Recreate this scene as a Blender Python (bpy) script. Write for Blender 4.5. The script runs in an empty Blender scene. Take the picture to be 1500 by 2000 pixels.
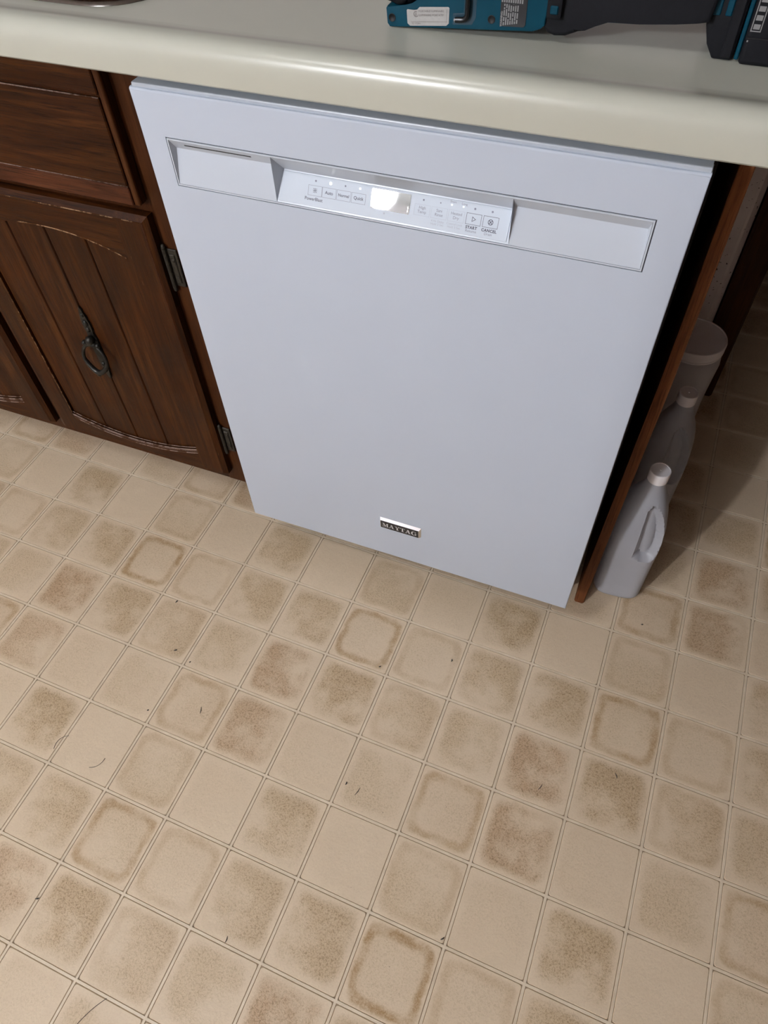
import bpy, bmesh, math, random
from mathutils import Vector, Matrix
random.seed(7)
scene = bpy.context.scene
col = scene.collection

# ------------------------------------------------------------------ camera
cam_d = bpy.data.cameras.new('camera'); cam = bpy.data.objects.new('camera', cam_d); col.objects.link(cam)
cam_d.sensor_fit = 'HORIZONTAL'; cam_d.sensor_width = 36.0; cam_d.lens = 1400.41 / 1500 * 36.0
cam_d.clip_start = 0.02
RT = Vector((0.92960880, 0.36691356, -0.03466879))
DN = Vector((0.27356543, -0.75000416, -0.60220903))
FW = Vector((-0.24696039, 0.55033463, -0.79758533))
CP = Vector((0.5748714, -0.67101821, 1.1933642))
cam.matrix_world = Matrix(((RT.x, -DN.x, -FW.x, CP.x), (RT.y, -DN.y, -FW.y, CP.y), (RT.z, -DN.z, -FW.z, CP.z), (0, 0, 0, 1)))
scene.camera = cam

# ------------------------------------------------------------------ world, light, exposure
LAMP_FAR = 770.0
LAMP_FILL = 46.0
scene.view_settings.view_transform = 'Standard'
scene.view_settings.look = 'None'
scene.view_settings.gamma = 1.0
scene.view_settings.use_curve_mapping = False
scene.view_settings.exposure = 0.0
w = bpy.data.worlds.new('world'); scene.world = w; w.use_nodes = True
w.node_tree.nodes['Background'].inputs[0].default_value = (0.9, 0.95, 1.0, 1)
w.node_tree.nodes['Background'].inputs[1].default_value = 0.05

# ------------------------------------------------------------------ helpers
LOC = {}
def root_loc(o): return LOC.get(o.name, Vector((0, 0, 0)))
def thing(name, label, cat, loc=(0, 0, 0), group=None):
    o = bpy.data.objects.new(name, None); o.empty_display_size = 0.05
    col.objects.link(o); o.location = loc; LOC[o.name] = Vector(loc)
    o['label'] = label; o['category'] = cat
    if group: o['group'] = group
    return o
def tag(o, label, cat, group=None):
    o['label'] = label; o['category'] = cat
    if group: o['group'] = group
    return o
def mk(name, bm, mat, parent=None, smooth=False, loc=None, normals=True, angle=None):
    """link bm (world coordinates) as one mesh object"""
    if normals: bmesh.ops.recalc_face_normals(bm, faces=bm.faces[:])
    if parent is not None: l = root_loc(parent)
    else: l = Vector(loc) if loc is not None else Vector((0, 0, 0))
    if l.length > 0: bmesh.ops.translate(bm, verts=bm.verts[:], vec=-l)
    me = bpy.data.meshes.new(name); bm.to_mesh(me); bm.free()
    o = bpy.data.objects.new(name, me); col.objects.link(o)
    LOC[o.name] = l
    if parent is not None: o.parent = parent
    else: o.location = l
    if mat is not None: me.materials.append(mat)
    if smooth:
        for p in me.polygons: p.use_smooth = True
        if angle: me.set_sharp_from_angle(angle=math.radians(angle))
    return o
def box(bm, x0, x1, y0, y1, z0, z1, bev=0.0, seg=2):
    g = bmesh.ops.create_cube(bm, size=1.0)
    vs = g['verts']
    for v in vs:
        v.co = Vector((x0 + (v.co.x + .5) * (x1 - x0), y0 + (v.co.y + .5) * (y1 - y0), z0 + (v.co.z + .5) * (z1 - z0)))
    if bev > 0:
        es = list({e for v in vs for e in v.link_edges})
        bmesh.ops.bevel(bm, geom=es, offset=bev, segments=seg, profile=0.6, affect='EDGES')
def B(*a, **k):
    bm = bmesh.new(); box(bm, *a, **k); return bm
def prism(bm, pts, y0, y1, axis='y', bev=0.0, seg=2, front_only=False):
    """pts are (a,b): axis y -> (x,z); axis x -> (y,z); axis z -> (x,y)"""
    def P(a, b, c): return {'y': (a, c, b), 'x': (c, a, b), 'z': (a, b, c)}[axis]
    f0 = [bm.verts.new(P(a, b, y0)) for a, b in pts]
    f1 = [bm.verts.new(P(a, b, y1)) for a, b in pts]
    n = len(pts); front = bm.faces.new(f0); bm.faces.new(f1[::-1])
    for i in range(n): bm.faces.new((f0[i], f0[(i + 1) % n], f1[(i + 1) % n], f1[i]))
    if bev > 0:
        es = list(front.edges)
        if not front_only: es += [e for e in f1[0].link_edges if False]
        bmesh.ops.bevel(bm, geom=es, offset=bev, segments=seg, profile=0.6, affect='EDGES')
def tube(bm, path, r, n=10, closed=False, caps=True):
    path = [Vector(p) for p in path]; m = len(path)
    rr = r if isinstance(r, (list, tuple)) else [r] * m
    rings = []; up = None
    for i, p in enumerate(path):
        a = path[(i - 1) % m] if (closed or i > 0) else p
        b = path[(i + 1) % m] if (closed or i < m - 1) else p
        t = (b - a).normalized()
        if up is None:
            up = Vector((0, 0, 1)) if abs(t.z) < .9 else Vector((1, 0, 0))
        up = (up - t * up.dot(t)).normalized(); s = t.cross(up)
        rings.append([bm.verts.new(p + (up * math.cos(2 * math.pi * k / n) + s * math.sin(2 * math.pi * k / n)) * rr[i]) for k in range(n)])
    for i in range(m if closed else m - 1):
        A, Bq = rings[i], rings[(i + 1) % m]
        for k in range(n): bm.faces.new((A[k], A[(k + 1) % n], Bq[(k + 1) % n], Bq[k]))
    if caps and not closed:
        bm.faces.new(rings[0][::-1]); bm.faces.new(rings[-1])
def loft(bm, rings, cap0=True, cap1=True):
    R = [[bm.verts.new(p) for p in r] for r in rings]; n = len(R[0])
    for A, Bq in zip(R, R[1:]):
        for k in range(n): bm.faces.new((A[k], A[(k + 1) % n], Bq[(k + 1) % n], Bq[k]))
    if cap0: bm.faces.new(R[0][::-1])
    if cap1: bm.faces.new(R[-1])
def lathe(bm, prof, cx, cy, n=40, cap0=False, cap1=False):
    loft(bm, [[(cx + r * math.cos(2 * math.pi * k / n), cy + r * math.sin(2 * math.pi * k / n), z) for k in range(n)] for r, z in prof], cap0, cap1)
def ball(bm, c, r, sx=1, sy=1, sz=1, u=14, v=9):
    g = bmesh.ops.create_uvsphere(bm, u_segments=u, v_segments=v, radius=r)
    for q in g['verts']: q.co = Vector((c[0] + q.co.x * sx, c[1] + q.co.y * sy, c[2] + q.co.z * sz))
def rrect(x0, x1, y0, y1, r, n=6):
    out = []
    for cx, cy, a0 in ((x1 - r, y1 - r, 0), (x0 + r, y1 - r, 90), (x0 + r, y0 + r, 180), (x1 - r, y0 + r, 270)):
        for k in range(n + 1):
            a = math.radians(a0 + 90 * k / n); out.append((cx + r * math.cos(a), cy + r * math.sin(a)))
    return out

# ------------------------------------------------------------------ materials
def M(name):
    m = bpy.data.materials.new(name); m.use_nodes = True
    nt = m.node_tree; return m, nt, nt.nodes['Principled BSDF']
def N(nt, t, **k):
    n = nt.nodes.new(t)
    for a, b in k.items(): setattr(n, a, b)
    return n
def ramp(nt, stops, interp='LINEAR'):
    r = N(nt, 'ShaderNodeValToRGB'); r.color_ramp.interpolation = interp
    e = r.color_ramp.elements
    while len(e) < len(stops): e.new(0.5)
    for i, (p, c) in enumerate(stops):
        e[i].position = p; e[i].color = (c[0], c[1], c[2], 1) if isinstance(c, (tuple, list)) else (c, c, c, 1)
    return r
def noise(nt, vec, scale, detail=4, rough=.6, dist=0):
    n = N(nt, 'ShaderNodeTexNoise'); n.inputs['Scale'].default_value = scale
    n.inputs['Detail'].default_value = detail; n.inputs['Roughness'].default_value = rough; n.inputs['Distortion'].default_value = dist
    if vec is not None: nt.links.new(vec, n.inputs['Vector'])
    return n
def mapping(nt, vec, scale=(1, 1, 1), rot=(0, 0, 0), loc=(0, 0, 0)):
    m = N(nt, 'ShaderNodeMapping'); m.inputs['Scale'].default_value = scale
    m.inputs['Rotation'].default_value = rot; m.inputs['Location'].default_value = loc
    nt.links.new(vec, m.inputs['Vector']); return m.outputs[0]
def mixc(nt, fac, a, b, mode='MIX'):
    m = N(nt, 'ShaderNodeMix'); m.data_type = 'RGBA'; m.blend_type = mode
    for s, v in ((0, fac), (6, a), (7, b)):
        if hasattr(v, 'is_linked') or isinstance(v, bpy.types.NodeSocket): nt.links.new(v, m.inputs[s])
        elif isinstance(v, (tuple, list)): m.inputs[s].default_value = (v[0], v[1], v[2], 1)
        else: m.inputs[s].default_value = v
    return m.outputs[2]
def math_(nt, op, a, b=None, c=None, clamp=False):
    m = N(nt, 'ShaderNodeMath'); m.operation = op; m.use_clamp = clamp
    for i, v in enumerate((a, b, c)):
        if v is None: continue
        if isinstance(v, bpy.types.NodeSocket): nt.links.new(v, m.inputs[i])
        else: m.inputs[i].default_value = v
    return m.outputs[0]
def mrange(nt, v, a, b, c=0.0, d=1.0, smooth=True):
    m = N(nt, 'ShaderNodeMapRange'); m.interpolation_type = 'SMOOTHSTEP' if smooth else 'LINEAR'
    nt.links.new(v, m.inputs[0])
    for i, q in zip((1, 2, 3, 4), (a, b, c, d)): m.inputs[i].default_value = q
    return m.outputs[0]
def bump(nt, bsdf, h, strength=.3, dist=.001):
    b = N(nt, 'ShaderNodeBump'); b.inputs['Strength'].default_value = strength; b.inputs['Distance'].default_value = dist
    nt.links.new(h, b.inputs['Height']); nt.links.new(b.outputs[0], bsdf.inputs['Normal'])
def position(nt): return N(nt, 'ShaderNodeNewGeometry').outputs['Position']
def plain(name, c, rough=.5, metal=0.0, spec=.5, var=0.04, scale=60, bmp=0.0, coat=0.0, bdist=.0005):
    """solid colour with a faint procedural variation"""
    m, nt, b = M(name); p = position(nt)
    n = noise(nt, p, scale, 4, .6)
    r = ramp(nt, [(.3, tuple(max(0, x * (1 - var)) for x in c)), (.7, tuple(min(1, x * (1 + var)) for x in c))])
    nt.links.new(n.outputs[0], r.inputs[0]); nt.links.new(r.outputs[0], b.inputs['Base Color'])
    b.inputs['Roughness'].default_value = rough; b.inputs['Metallic'].default_value = metal
    b.inputs['Specular IOR Level'].default_value = spec; b.inputs['Coat Weight'].default_value = coat
    if bmp: bump(nt, b, n.outputs[0], bmp, bdist)
    return m
def emissive(name, c, s):
    m, nt, b = M(name); b.inputs['Base Color'].default_value = (*c, 1)
    b.inputs['Emission Color'].default_value = (*c, 1); b.inputs['Emission Strength'].default_value = s
    return m

def wood(name, grain, dark, mid, light, wear=.5, rough=.42, contrast=1.0, off=(0, 0, 0)):
    """stained oak, grain along 'x', 'y' or 'z'"""
    m, nt, b = M(name); p = position(nt)
    sc = {'x': (1.6, 26, 26), 'z': (26, 26, 1.6), 'y': (26, 1.6, 26)}[grain]
    v = mapping(nt, p, sc, loc=off)
    n1 = noise(nt, v, 3.2, 6, .62, .8)
    sf = {'x': (3, 130, 130), 'z': (130, 130, 3), 'y': (130, 3, 130)}[grain]
    vf = mapping(nt, p, sf, loc=off)
    n2 = noise(nt, vf, 6.0, 5, .7)
    n3 = noise(nt, p, 9.0, 3, .5)
    base = ramp(nt, [(.30, dark), (.52, mid), (.74, light)]); nt.links.new(n1.outputs[0], base.inputs[0])
    pores = mrange(nt, n2.outputs[0], .50, .62)
    c = mixc(nt, math_(nt, 'MULTIPLY', pores, .78 * contrast), base.outputs[0], tuple(x * .38 for x in dark))
    tone = ramp(nt, [(.3, (.78, .74, .7)), (.7, (1.18, 1.12, 1.06))]); nt.links.new(n3.outputs[0], tone.inputs[0])
    c = mixc(nt, 1.0, c, tone.outputs[0], 'MULTIPLY')
    # rubbed and chipped streaks along the grain
    sw = {'x': (14, 260, 260), 'z': (260, 260, 14), 'y': (260, 14, 260)}[grain]
    n4 = noise(nt, mapping(nt, p, sw, loc=(3.1, 1.7, .4)), 2.2, 3, .6)
    n5 = noise(nt, p, 16.0, 3, .6)
    wm = math_(nt, 'MULTIPLY', mrange(nt, n4.outputs[0], .70, .78), mrange(nt, n5.outputs[0], .52, .66))
    c = mixc(nt, math_(nt, 'MULTIPLY', wm, wear), c, (.36, .23, .12))
    nt.links.new(c, b.inputs['Base Color'])
    rr = mrange(nt, n3.outputs[0], .3, .7, rough - .06, rough + .12); nt.links.new(rr, b.inputs['Roughness'])
    b.inputs['Specular IOR Level'].default_value = .12
    h = math_(nt, 'SUBTRACT', n1.outputs[0], math_(nt, 'MULTIPLY', pores, .5))
    bump(nt, b, h, .25, .0006)
    return m

DK, MD, LT = (.017, .0048, .0009), (.041, .0120, .0021), (.078, .0265, .0050)
wood_v = wood('oak_vertical', 'z', DK, MD, LT, wear=.45)
wood_h = wood('oak_horizontal', 'x', DK, MD, LT, wear=.5, off=(.3, .9, 1.1))
wood_red = wood('oak_red_horizontal', 'x', (.040, .012, .005), (.075, .024, .010), (.105, .040, .016), wear=.25, off=(2.2, 1, .3))
wood_frame = wood('oak_frame', 'z', (.026, .0078, .0020), (.050, .016, .0040), (.075, .026, .0070), wear=.12, rough=.5, contrast=.6)
wood_panel = wood('plywood_edge', 'z', (.100, .034, .012), (.150, .055, .020), (.20, .080, .030), wear=.9, rough=.6, contrast=.8)
def worn(name, bare, under, cover):
    m, nt, b = M(name); p = position(nt)
    n1 = noise(nt, p, 55, 4, .7); n2 = noise(nt, p, 400, 3, .6)
    c = mixc(nt, math_(nt, 'MULTIPLY', mrange(nt, n1.outputs[0], cover, cover + .10), mrange(nt, n2.outputs[0], .30, .60, .45, 1.0)), under, bare)
    nt.links.new(c, b.inputs['Base Color']); b.inputs['Roughness'].default_value = .75; b.inputs['Specular IOR Level'].default_value = .1
    return m
wood_wear = worn('worn_bare_oak', (.33, .20, .11), (.055, .020, .005), .47)
wood_grey = worn('worn_grey_edge', (.25, .18, .15), (.075, .035, .018), .43)

white_door = plain('white_enamel', (.490, .552, .648), .22, var=.004, scale=8, coat=.15)
white_plastic = plain('white_plastic', (.52, .575, .65), .30, var=.006, scale=20)
panel_mat = plain('control_panel_film', (.57, .635, .715), .5, 0.0, .25, var=.006, scale=20)
black_plastic = plain('black_plastic', (.004, .004, .005), .45, var=.1, scale=80)
seam_mat = plain('dark_seam', (.05, .05, .065), .7)
ink_dark = plain('ink_charcoal', (.10, .10, .14), .6)
ink_mid = plain('ink_grey', (.22, .23, .30), .6)
ink_light = plain('ink_pale_grey', (.42, .45, .52), .6)
chrome = plain('chrome', (.82, .82, .84), .12, 1.0, var=.01)
silver_print = plain('silver_print', (.62, .60, .60), .35, .2)
badge_black = plain('badge_black', (.012, .012, .016), .25)
steel = plain('brushed_steel', (.30, .28, .27), .20, 1.0, var=.08, scale=140)
led_on = emissive('led_lit', (.95, 1.0, 1.0), 3.0)
led_dim = emissive('led_dim', (.9, .97, 1.0), .55)
counter_mat = plain('cream_laminate', (.485, .492, .420), .26, var=.018, scale=9)
iron = plain('dark_bronze', (.018, .017, .014), .38, .6, var=.5, scale=240, bmp=.3)
iron_worn = plain('worn_bronze', (.030, .025, .018), .5, .5, var=.5, scale=300, bmp=.3)
wall_mat = plain('painted_wall', (.55, .50, .48), .8, var=.05, scale=18, bmp=.15, bdist=.002)
ceiling_mat = plain('ceiling_paint', (.72, .70, .66), .9, var=.02)
teal = plain('teal_plastic', (.0005, .045, .075), .42, 0.0, .22, var=.08, scale=60)
teal_deep = plain('teal_plastic_deep', (.002, .032, .055), .45, var=.08, scale=60)
rubber = plain('black_rubber', (.006, .0065, .009), .6, 0.0, .2, var=.15, scale=300, bmp=.25)
hole_black = plain('hole_black', (.003, .003, .004), .6)
sticker_white = plain('sticker_white', (.40, .39, .375), .55, var=.06, scale=300)
label_black = plain('label_black', (.012, .012, .014), .4)
label_print = plain('label_print', (.22, .22, .22), .6)
sticker_print = plain('sticker_print', (.20, .18, .17), .6)
black_steel = plain('black_oxide_steel', (.006, .006, .007), .22, .3)
lint_mat = plain('dark_lint', (.05, .045, .04), .8)
base_mat = plain('vinyl_groove', (.30, .225, .145), .7, var=.2, scale=90)
lamp_far_mat = emissive('lamp_globe_glow', (.95, .985, 1.06), LAMP_FAR)
lamp_fill_mat = emissive('fill_dome_glow', (.97, .985, 1.03), LAMP_FILL)
cap_mat = plain('white_cap', (.92, .89, .90), .45, var=.02)

def grout_material():
    m, nt, b = M('vinyl_grout'); p = position(nt)
    n = noise(nt, p, 30, 4, .6)
    r = ramp(nt, [(.3, (.62, .51, .37)), (.7, (.74, .63, .48))]); nt.links.new(n.outputs[0], r.inputs[0])
    nt.links.new(r.outputs[0], b.inputs['Base Color']); b.inputs['Roughness'].default_value = .42
    return m
grout_mat = grout_material()

def tile_material():
    """sheet-vinyl tile print: object colour r = ring, g = mottling, b = redness, alpha = side the mottling leans to"""
    m, nt, b = M('vinyl_tile'); L = nt.links
    p = position(nt); oi = N(nt, 'ShaderNodeObjectInfo'); sep = N(nt, 'ShaderNodeSeparateColor')
    L.new(oi.outputs['Color'], sep.inputs[0]); ring, mott, red = sep.outputs[0], sep.outputs[1], sep.outputs[2]
    uv = N(nt, 'ShaderNodeTexCoord').outputs['UV']; su = N(nt, 'ShaderNodeSeparateXYZ'); L.new(uv, su.inputs[0])
    wob = noise(nt, p, 38, 3, .6)
    wx = math_(nt, 'MULTIPLY', math_(nt, 'SUBTRACT', wob.outputs[0], .5), .22)
    cx = math_(nt, 'MULTIPLY', math_(nt, 'SUBTRACT', su.outputs[0], .5), 2.0)
    cy = math_(nt, 'MULTIPLY', math_(nt, 'SUBTRACT', su.outputs[1], .5), 2.0)
    ax = math_(nt, 'ABSOLUTE', cx); ay = math_(nt, 'ABSOLUTE', cy)
    # rounded box distance
    d = math_(nt, 'POWER', math_(nt, 'ADD', math_(nt, 'POWER', ax, 7.0), math_(nt, 'POWER', ay, 7.0)), 1 / 7.0)
    d = math_(nt, 'ADD', d, wx)
    band = math_(nt, 'MULTIPLY', mrange(nt, d, .64, .80), mrange(nt, d, .98, .86))
    bn = noise(nt, p, 24, 3, .6)
    band = math_(nt, 'MULTIPLY', band, mrange(nt, bn.outputs[0], .30, .62, .35, 1.0))
    # fine fur-like speckle
    sp = noise(nt, p, 360, 4, .7, .8)
    sp2 = noise(nt, p, 520, 3, .65)
    speck = mrange(nt, sp.outputs[0], .46, .64)
    big = noise(nt, p, 20, 4, .6)
    # lean: alpha as an angle
    ang = math_(nt, 'MULTIPLY', oi.outputs['Alpha'], 2 * math.pi)
    lean = math_(nt, 'ADD', math_(nt, 'MULTIPLY', cx, math_(nt, 'COSINE', ang)), math_(nt, 'MULTIPLY', cy, math_(nt, 'SINE', ang)))
    mask = math_(nt, 'ADD', big.outputs[0], math_(nt, 'MULTIPLY', lean, .14))
    mask = math_(nt, 'MULTIPLY', mrange(nt, mask, .24, .64), mrange(nt, d, .98, .70))
    mm = math_(nt, 'MULTIPLY', mask, mott)
    lightc = mixc(nt, big.outputs[0], (.615, .490, .340), (.73, .60, .44))
    tan = mixc(nt, red, (.43, .300, .150), (.43, .262, .140))
    soft = math_(nt, 'MULTIPLY', mm, .68)
    c = mixc(nt, soft, lightc, tan)
    rm = math_(nt, 'MULTIPLY', math_(nt, 'MULTIPLY', band, ring), mrange(nt, sp.outputs[0], .34, .62, .55, 1.0))
    c = mixc(nt, rm, c, (.36, .225, .10))
    sk = math_(nt, 'MULTIPLY', speck, math_(nt, 'ADD', math_(nt, 'MULTIPLY', mm, .80), .07))
    c = mixc(nt, sk, c, (.25, .165, .08))
    sl = math_(nt, 'MULTIPLY', mrange(nt, sp2.outputs[0], .55, .75), math_(nt, 'ADD', math_(nt, 'MULTIPLY', mm, .45), .06))
    c = mixc(nt, sl, c, (.80, .68, .52))
    dirt = noise(nt, p, 190, 2, .5)
    c = mixc(nt, mrange(nt, dirt.outputs[0], .775, .80), c, (.10, .075, .05))
    L.new(c, b.inputs['Base Color'])
    b.inputs['Roughness'].default_value = .40; b.inputs['Specular IOR Level'].default_value = .4
    h = math_(nt, 'ADD', math_(nt, 'MULTIPLY', sp.outputs[0], math_(nt, 'ADD', mm, .25)), math_(nt, 'MULTIPLY', wob.outputs[0], .8))
    bump(nt, b, h, .7, .0010)
    return m
tile_mat = tile_material()

def jug_material(name, tint, opac):
    m, nt, b = M(name); nt.nodes.remove(b); out = nt.nodes['Material Output']; L = nt.links
    n = noise(nt, position(nt), 14, 3, .5)
    r = ramp(nt, [(.3, tuple(x * .93 for x in tint)), (.7, tint)]); L.new(n.outputs[0], r.inputs[0])
    df = N(nt, 'ShaderNodeBsdfDiffuse'); tl = N(nt, 'ShaderNodeBsdfTranslucent'); tp = N(nt, 'ShaderNodeBsdfTransparent'); gl = N(nt, 'ShaderNodeBsdfGlossy')
    gl.inputs['Roughness'].default_value = .32; tp.inputs[0].default_value = (.86, .87, .9, 1)
    L.new(r.outputs[0], df.inputs[0]); L.new(r.outputs[0], tl.inputs[0])
    a = N(nt, 'ShaderNodeMixShader'); a.inputs[0].default_value = .34; L.new(df.outputs[0], a.inputs[1]); L.new(tl.outputs[0], a.inputs[2])
    c = N(nt, 'ShaderNodeMixShader'); c.inputs[0].default_value = opac; L.new(tp.outputs[0], c.inputs[1]); L.new(a.outputs[0], c.inputs[2])
    fr = N(nt, 'ShaderNodeFresnel'); fr.inputs[0].default_value = 1.45
    e = N(nt, 'ShaderNodeMixShader'); L.new(math_(nt, 'MULTIPLY', fr.outputs[0], .55), e.inputs[0]); L.new(c.outputs[0], e.inputs[1]); L.new(gl.outputs[0], e.inputs[2])
    L.new(e.outputs[0], out.inputs[0])
    return m
jug_mat = jug_material('milky_plastic', (.74, .76, .82), .80)
jar_mat = jug_material('milky_jar_plastic', (.92, .92, .96), .86)

def display_material():
    m, nt, b = M('display_glass')
    b.inputs['Base Color'].default_value = (.025, .034, .030, 1); b.inputs['Roughness'].default_value = .02
    b.inputs['Specular IOR Level'].default_value = .7
    n = noise(nt, position(nt), 700, 3, .6); bump(nt, b, n.outputs[0], .008, .0002)
    return m
display_mat = display_material()

# ------------------------------------------------------------------ floor
def structure(o): o['kind'] = 'structure'; return o
PITCH = .1173; YAW = math.radians(-.82856); GO = Vector((.34601, .04832, 0))
ca, sa = math.cos(YAW), math.sin(YAW)
def g2w(gx, gy): return (GO.x + ca * gx - sa * gy, GO.y + sa * gx + ca * gy)
floor = structure(mk('floor', B(-3.0, 1.22, -3.9, 3.0, -.05, -.0013), base_mat))
I0, I1, J0, J1 = -15, 8, -13, 16
bm = bmesh.new()
gw = .0021
def strip(bm, ax0, ay0, ax1, ay1, z0, z1, i):
    c = [g2w(ax0, ay0), g2w(ax1, ay0), g2w(ax1, ay1), g2w(ax0, ay1)]
    lo = [bm.verts.new((x, y, z0)) for x, y in c]
    cx, cy = sum(x for x, _ in c) / 4, sum(y for _, y in c) / 4
    ins = .0004
    c2 = [g2w(ax0 + ins, ay0 + ins), g2w(ax1 - ins, ay0 + ins), g2w(ax1 - ins, ay1 - ins), g2w(ax0 + ins, ay1 - ins)]
    hi = [bm.verts.new((x, y, z1)) for x, y in c2]
    bm.faces.new(hi)
    for k in range(4): bm.faces.new((lo[k], lo[(k + 1) % 4], hi[(k + 1) % 4], hi[k]))
for i in range(I0, I1 + 1): strip(bm, i * PITCH - gw, -J1 * PITCH, i * PITCH + gw, -J0 * PITCH, -.0013, -.00015, i)
for j in range(J0, J1 + 1): strip(bm, I0 * PITCH, -j * PITCH - gw, I1 * PITCH, -j * PITCH + gw, -.0013, -.00012, j)
mk('grout', bm, grout_mat, floor)
HS = PITCH / 2 - gw - .00045
def tile_loops(cx=0, cy=0, s=HS, rot=False):
    r = .0035; o = [(a, b) for a, b in rrect(-s, s, -s, s, r, 2)]
    q = [(a, b) for a, b in rrect(-s + .0008, s - .0008, -s + .0008, s - .0008, r * .8, 2)]
    return o, q
def add_tile(bm, uvl, f):
    o, q = tile_loops()
    lo = [bm.verts.new((*f(a, b), -.0013)) for a, b in o]; hi = [bm.verts.new((*f(a, b), 0.0)) for a, b in q]
    fs = [(bm.faces.new(hi), q)]
    n = len(o)
    for k in range(n):
        fs.append((bm.faces.new((lo[k], lo[(k + 1) % n], hi[(k + 1) % n], hi[k])), [o[k], o[(k + 1) % n], q[(k + 1) % n], q[k]]))
    for fc, cs in fs:
        for lp, (a, b) in zip(fc.loops, cs): lp[uvl].uv = (.5 + a / (2 * HS), .5 + b / (2 * HS))
bm = bmesh.new(); uvl = bm.loops.layers.uv.new('UVMap'); add_tile(bm, uvl, lambda a, b: (a, b))
tile_me = bpy.data.meshes.new('tile'); bm.to_mesh(tile_me); bm.free(); tile_me.materials.append(tile_mat)
# sixteen prints repeating on the lattice (4,0),(2,4):  (ring, mottle, red, lean)   lean: 0 right, .25 far, .5 left, .75 near
PR = {(0, 0): (.0, .18, .1, .4), (0, 1): (.0, .85, .1, .2), (0, 2): (.0, .06, .0, .5), (0, 3): (.42, .45, .0, .72),
      (1, 0): (.45, .22, .1, .35), (1, 1): (.12, .75, .1, .12), (1, 2): (.0, .80, .15, .1), (1, 3): (1.0, .30, .1, .3),
      (2, 0): (.30, .60, .25, .06), (2, 1): (.0, .55, .1, .4), (2, 2): (.05, 1.0, .85, .5), (2, 3): (.1, .85, .2, .2),
      (3, 0): (.0, .42, .1, .6), (3, 1): (.72, .35, .5, .1), (3, 2): (.2, .85, .8, .55), (3, 3): (.1, .20, .2, .5)}
def print_of(i, j):
    blk = j // 4; return PR[(j % 4, (i + 2 * (blk % 2)) % 4)]
def seen(x, y, mar=70):
    v = Vector((x, y, 0)) - CP; d = v.dot(FW)
    if d < .05: return False
    u = 750 + 1400.41 * v.dot(RT) / d; q = 1000 + 1400.41 * v.dot(DN) / d
    return -mar < u < 1500 + mar and -mar < q < 2000 + mar
rest = bmesh.new(); uvr = rest.loops.layers.uv.new('UVMap'); ntile = 0
for j in range(J0, J1):
    for i in range(I0, I1):
        cx, cy = g2w((i + .5) * PITCH, -(j + .5) * PITCH)
        hidden = cy > .17 and cx < .60           # under the cabinets
        corners = [g2w((i + a) * PITCH, -(j + b) * PITCH) for a in (0, 1) for b in (0, 1)]
        if any(seen(*c) for c in corners) and not hidden and cy < 1.5:
            t = bpy.data.objects.new('tile', tile_me); col.objects.link(t); t.parent = floor
            t.location = (cx, cy, 0); t.rotation_euler = (0, 0, YAW)
            r = random.Random(i * 131 + j * 17)
            pr = print_of(i, j)
            t.color = (pr[0] * r.uniform(.8, 1.1), min(1, pr[1] * r.uniform(.8, 1.15)), pr[2], pr[3])
            ntile += 1
        elif not hidden:
            add_tile(rest, uvr, lambda a, b, i=i, j=j: g2w((i + .5) * PITCH + a, -(j + .5) * PITCH + b))
o = mk('tile_field', rest, tile_mat, floor); o['kind'] = 'stuff'; o.color = (.25, .5, .15, .2)
print('tiles', ntile)

# ------------------------------------------------------------------ walls and ceiling
WY = .735
structure(mk('wall_back', B(-3.0, .738, WY, WY + .12, 0, 2.5), wall_mat))
structure(mk('wall_left', B(-3.1, -3.0, -3.9, 3.0, 0, 2.5), wall_mat))
structure(mk('wall_right', B(1.22, 1.32, -3.9, 3.0, 0, 2.5), wood_frame))  # unseen wall, set close and dark to dim the floor beside it
structure(mk('wall_front', B(-3.1, 1.32, -4.0, -3.9, 0, 2.5), wall_mat))
structure(mk('wall_far', B(-3.1, 1.32, 3.0, 3.1, 0, 2.5), wall_mat))
structure(mk('ceiling', B(-3.1, 1.32, -4.0, 3.1, 2.5, 2.55), ceiling_mat))
# speckled plaster strip with its corner, then the dark wooden board at the wall's end
m, nt, b = M('speckled_plaster'); p = position(nt)
n1 = noise(nt, p, 130, 3, .55); n2 = noise(nt, p, 12, 3, .5)
r1 = ramp(nt, [(.3, (.70, .64, .62)), (.7, (.80, .74, .72))]); nt.links.new(n2.outputs[0], r1.inputs[0])
cc = mixc(nt, mrange(nt, n1.outputs[0], .665, .70), r1.outputs[0], (.05, .035, .03))
nt.links.new(cc, b.inputs['Base Color']); b.inputs['Roughness'].default_value = .85
plaster = m
bm = bmesh.new(); prism(bm, [(.60, WY - .001), (.60, WY - .022), (.722, WY - .022), (.727, WY - .020), (.738, WY - .001)], 0.0, .876, 'z')
structure(mk('trim_1', bm, plaster))
bm = bmesh.new(); prism(bm, [(.7405, WY + .005), (.7405, WY - .010), (.792, WY - .010), (.7965, WY - .004), (.7965, WY + .12), (.7405, WY + .12)], 0.0, 2.5, 'z')
structure(mk('trim_2', bm, wood_frame))

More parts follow.
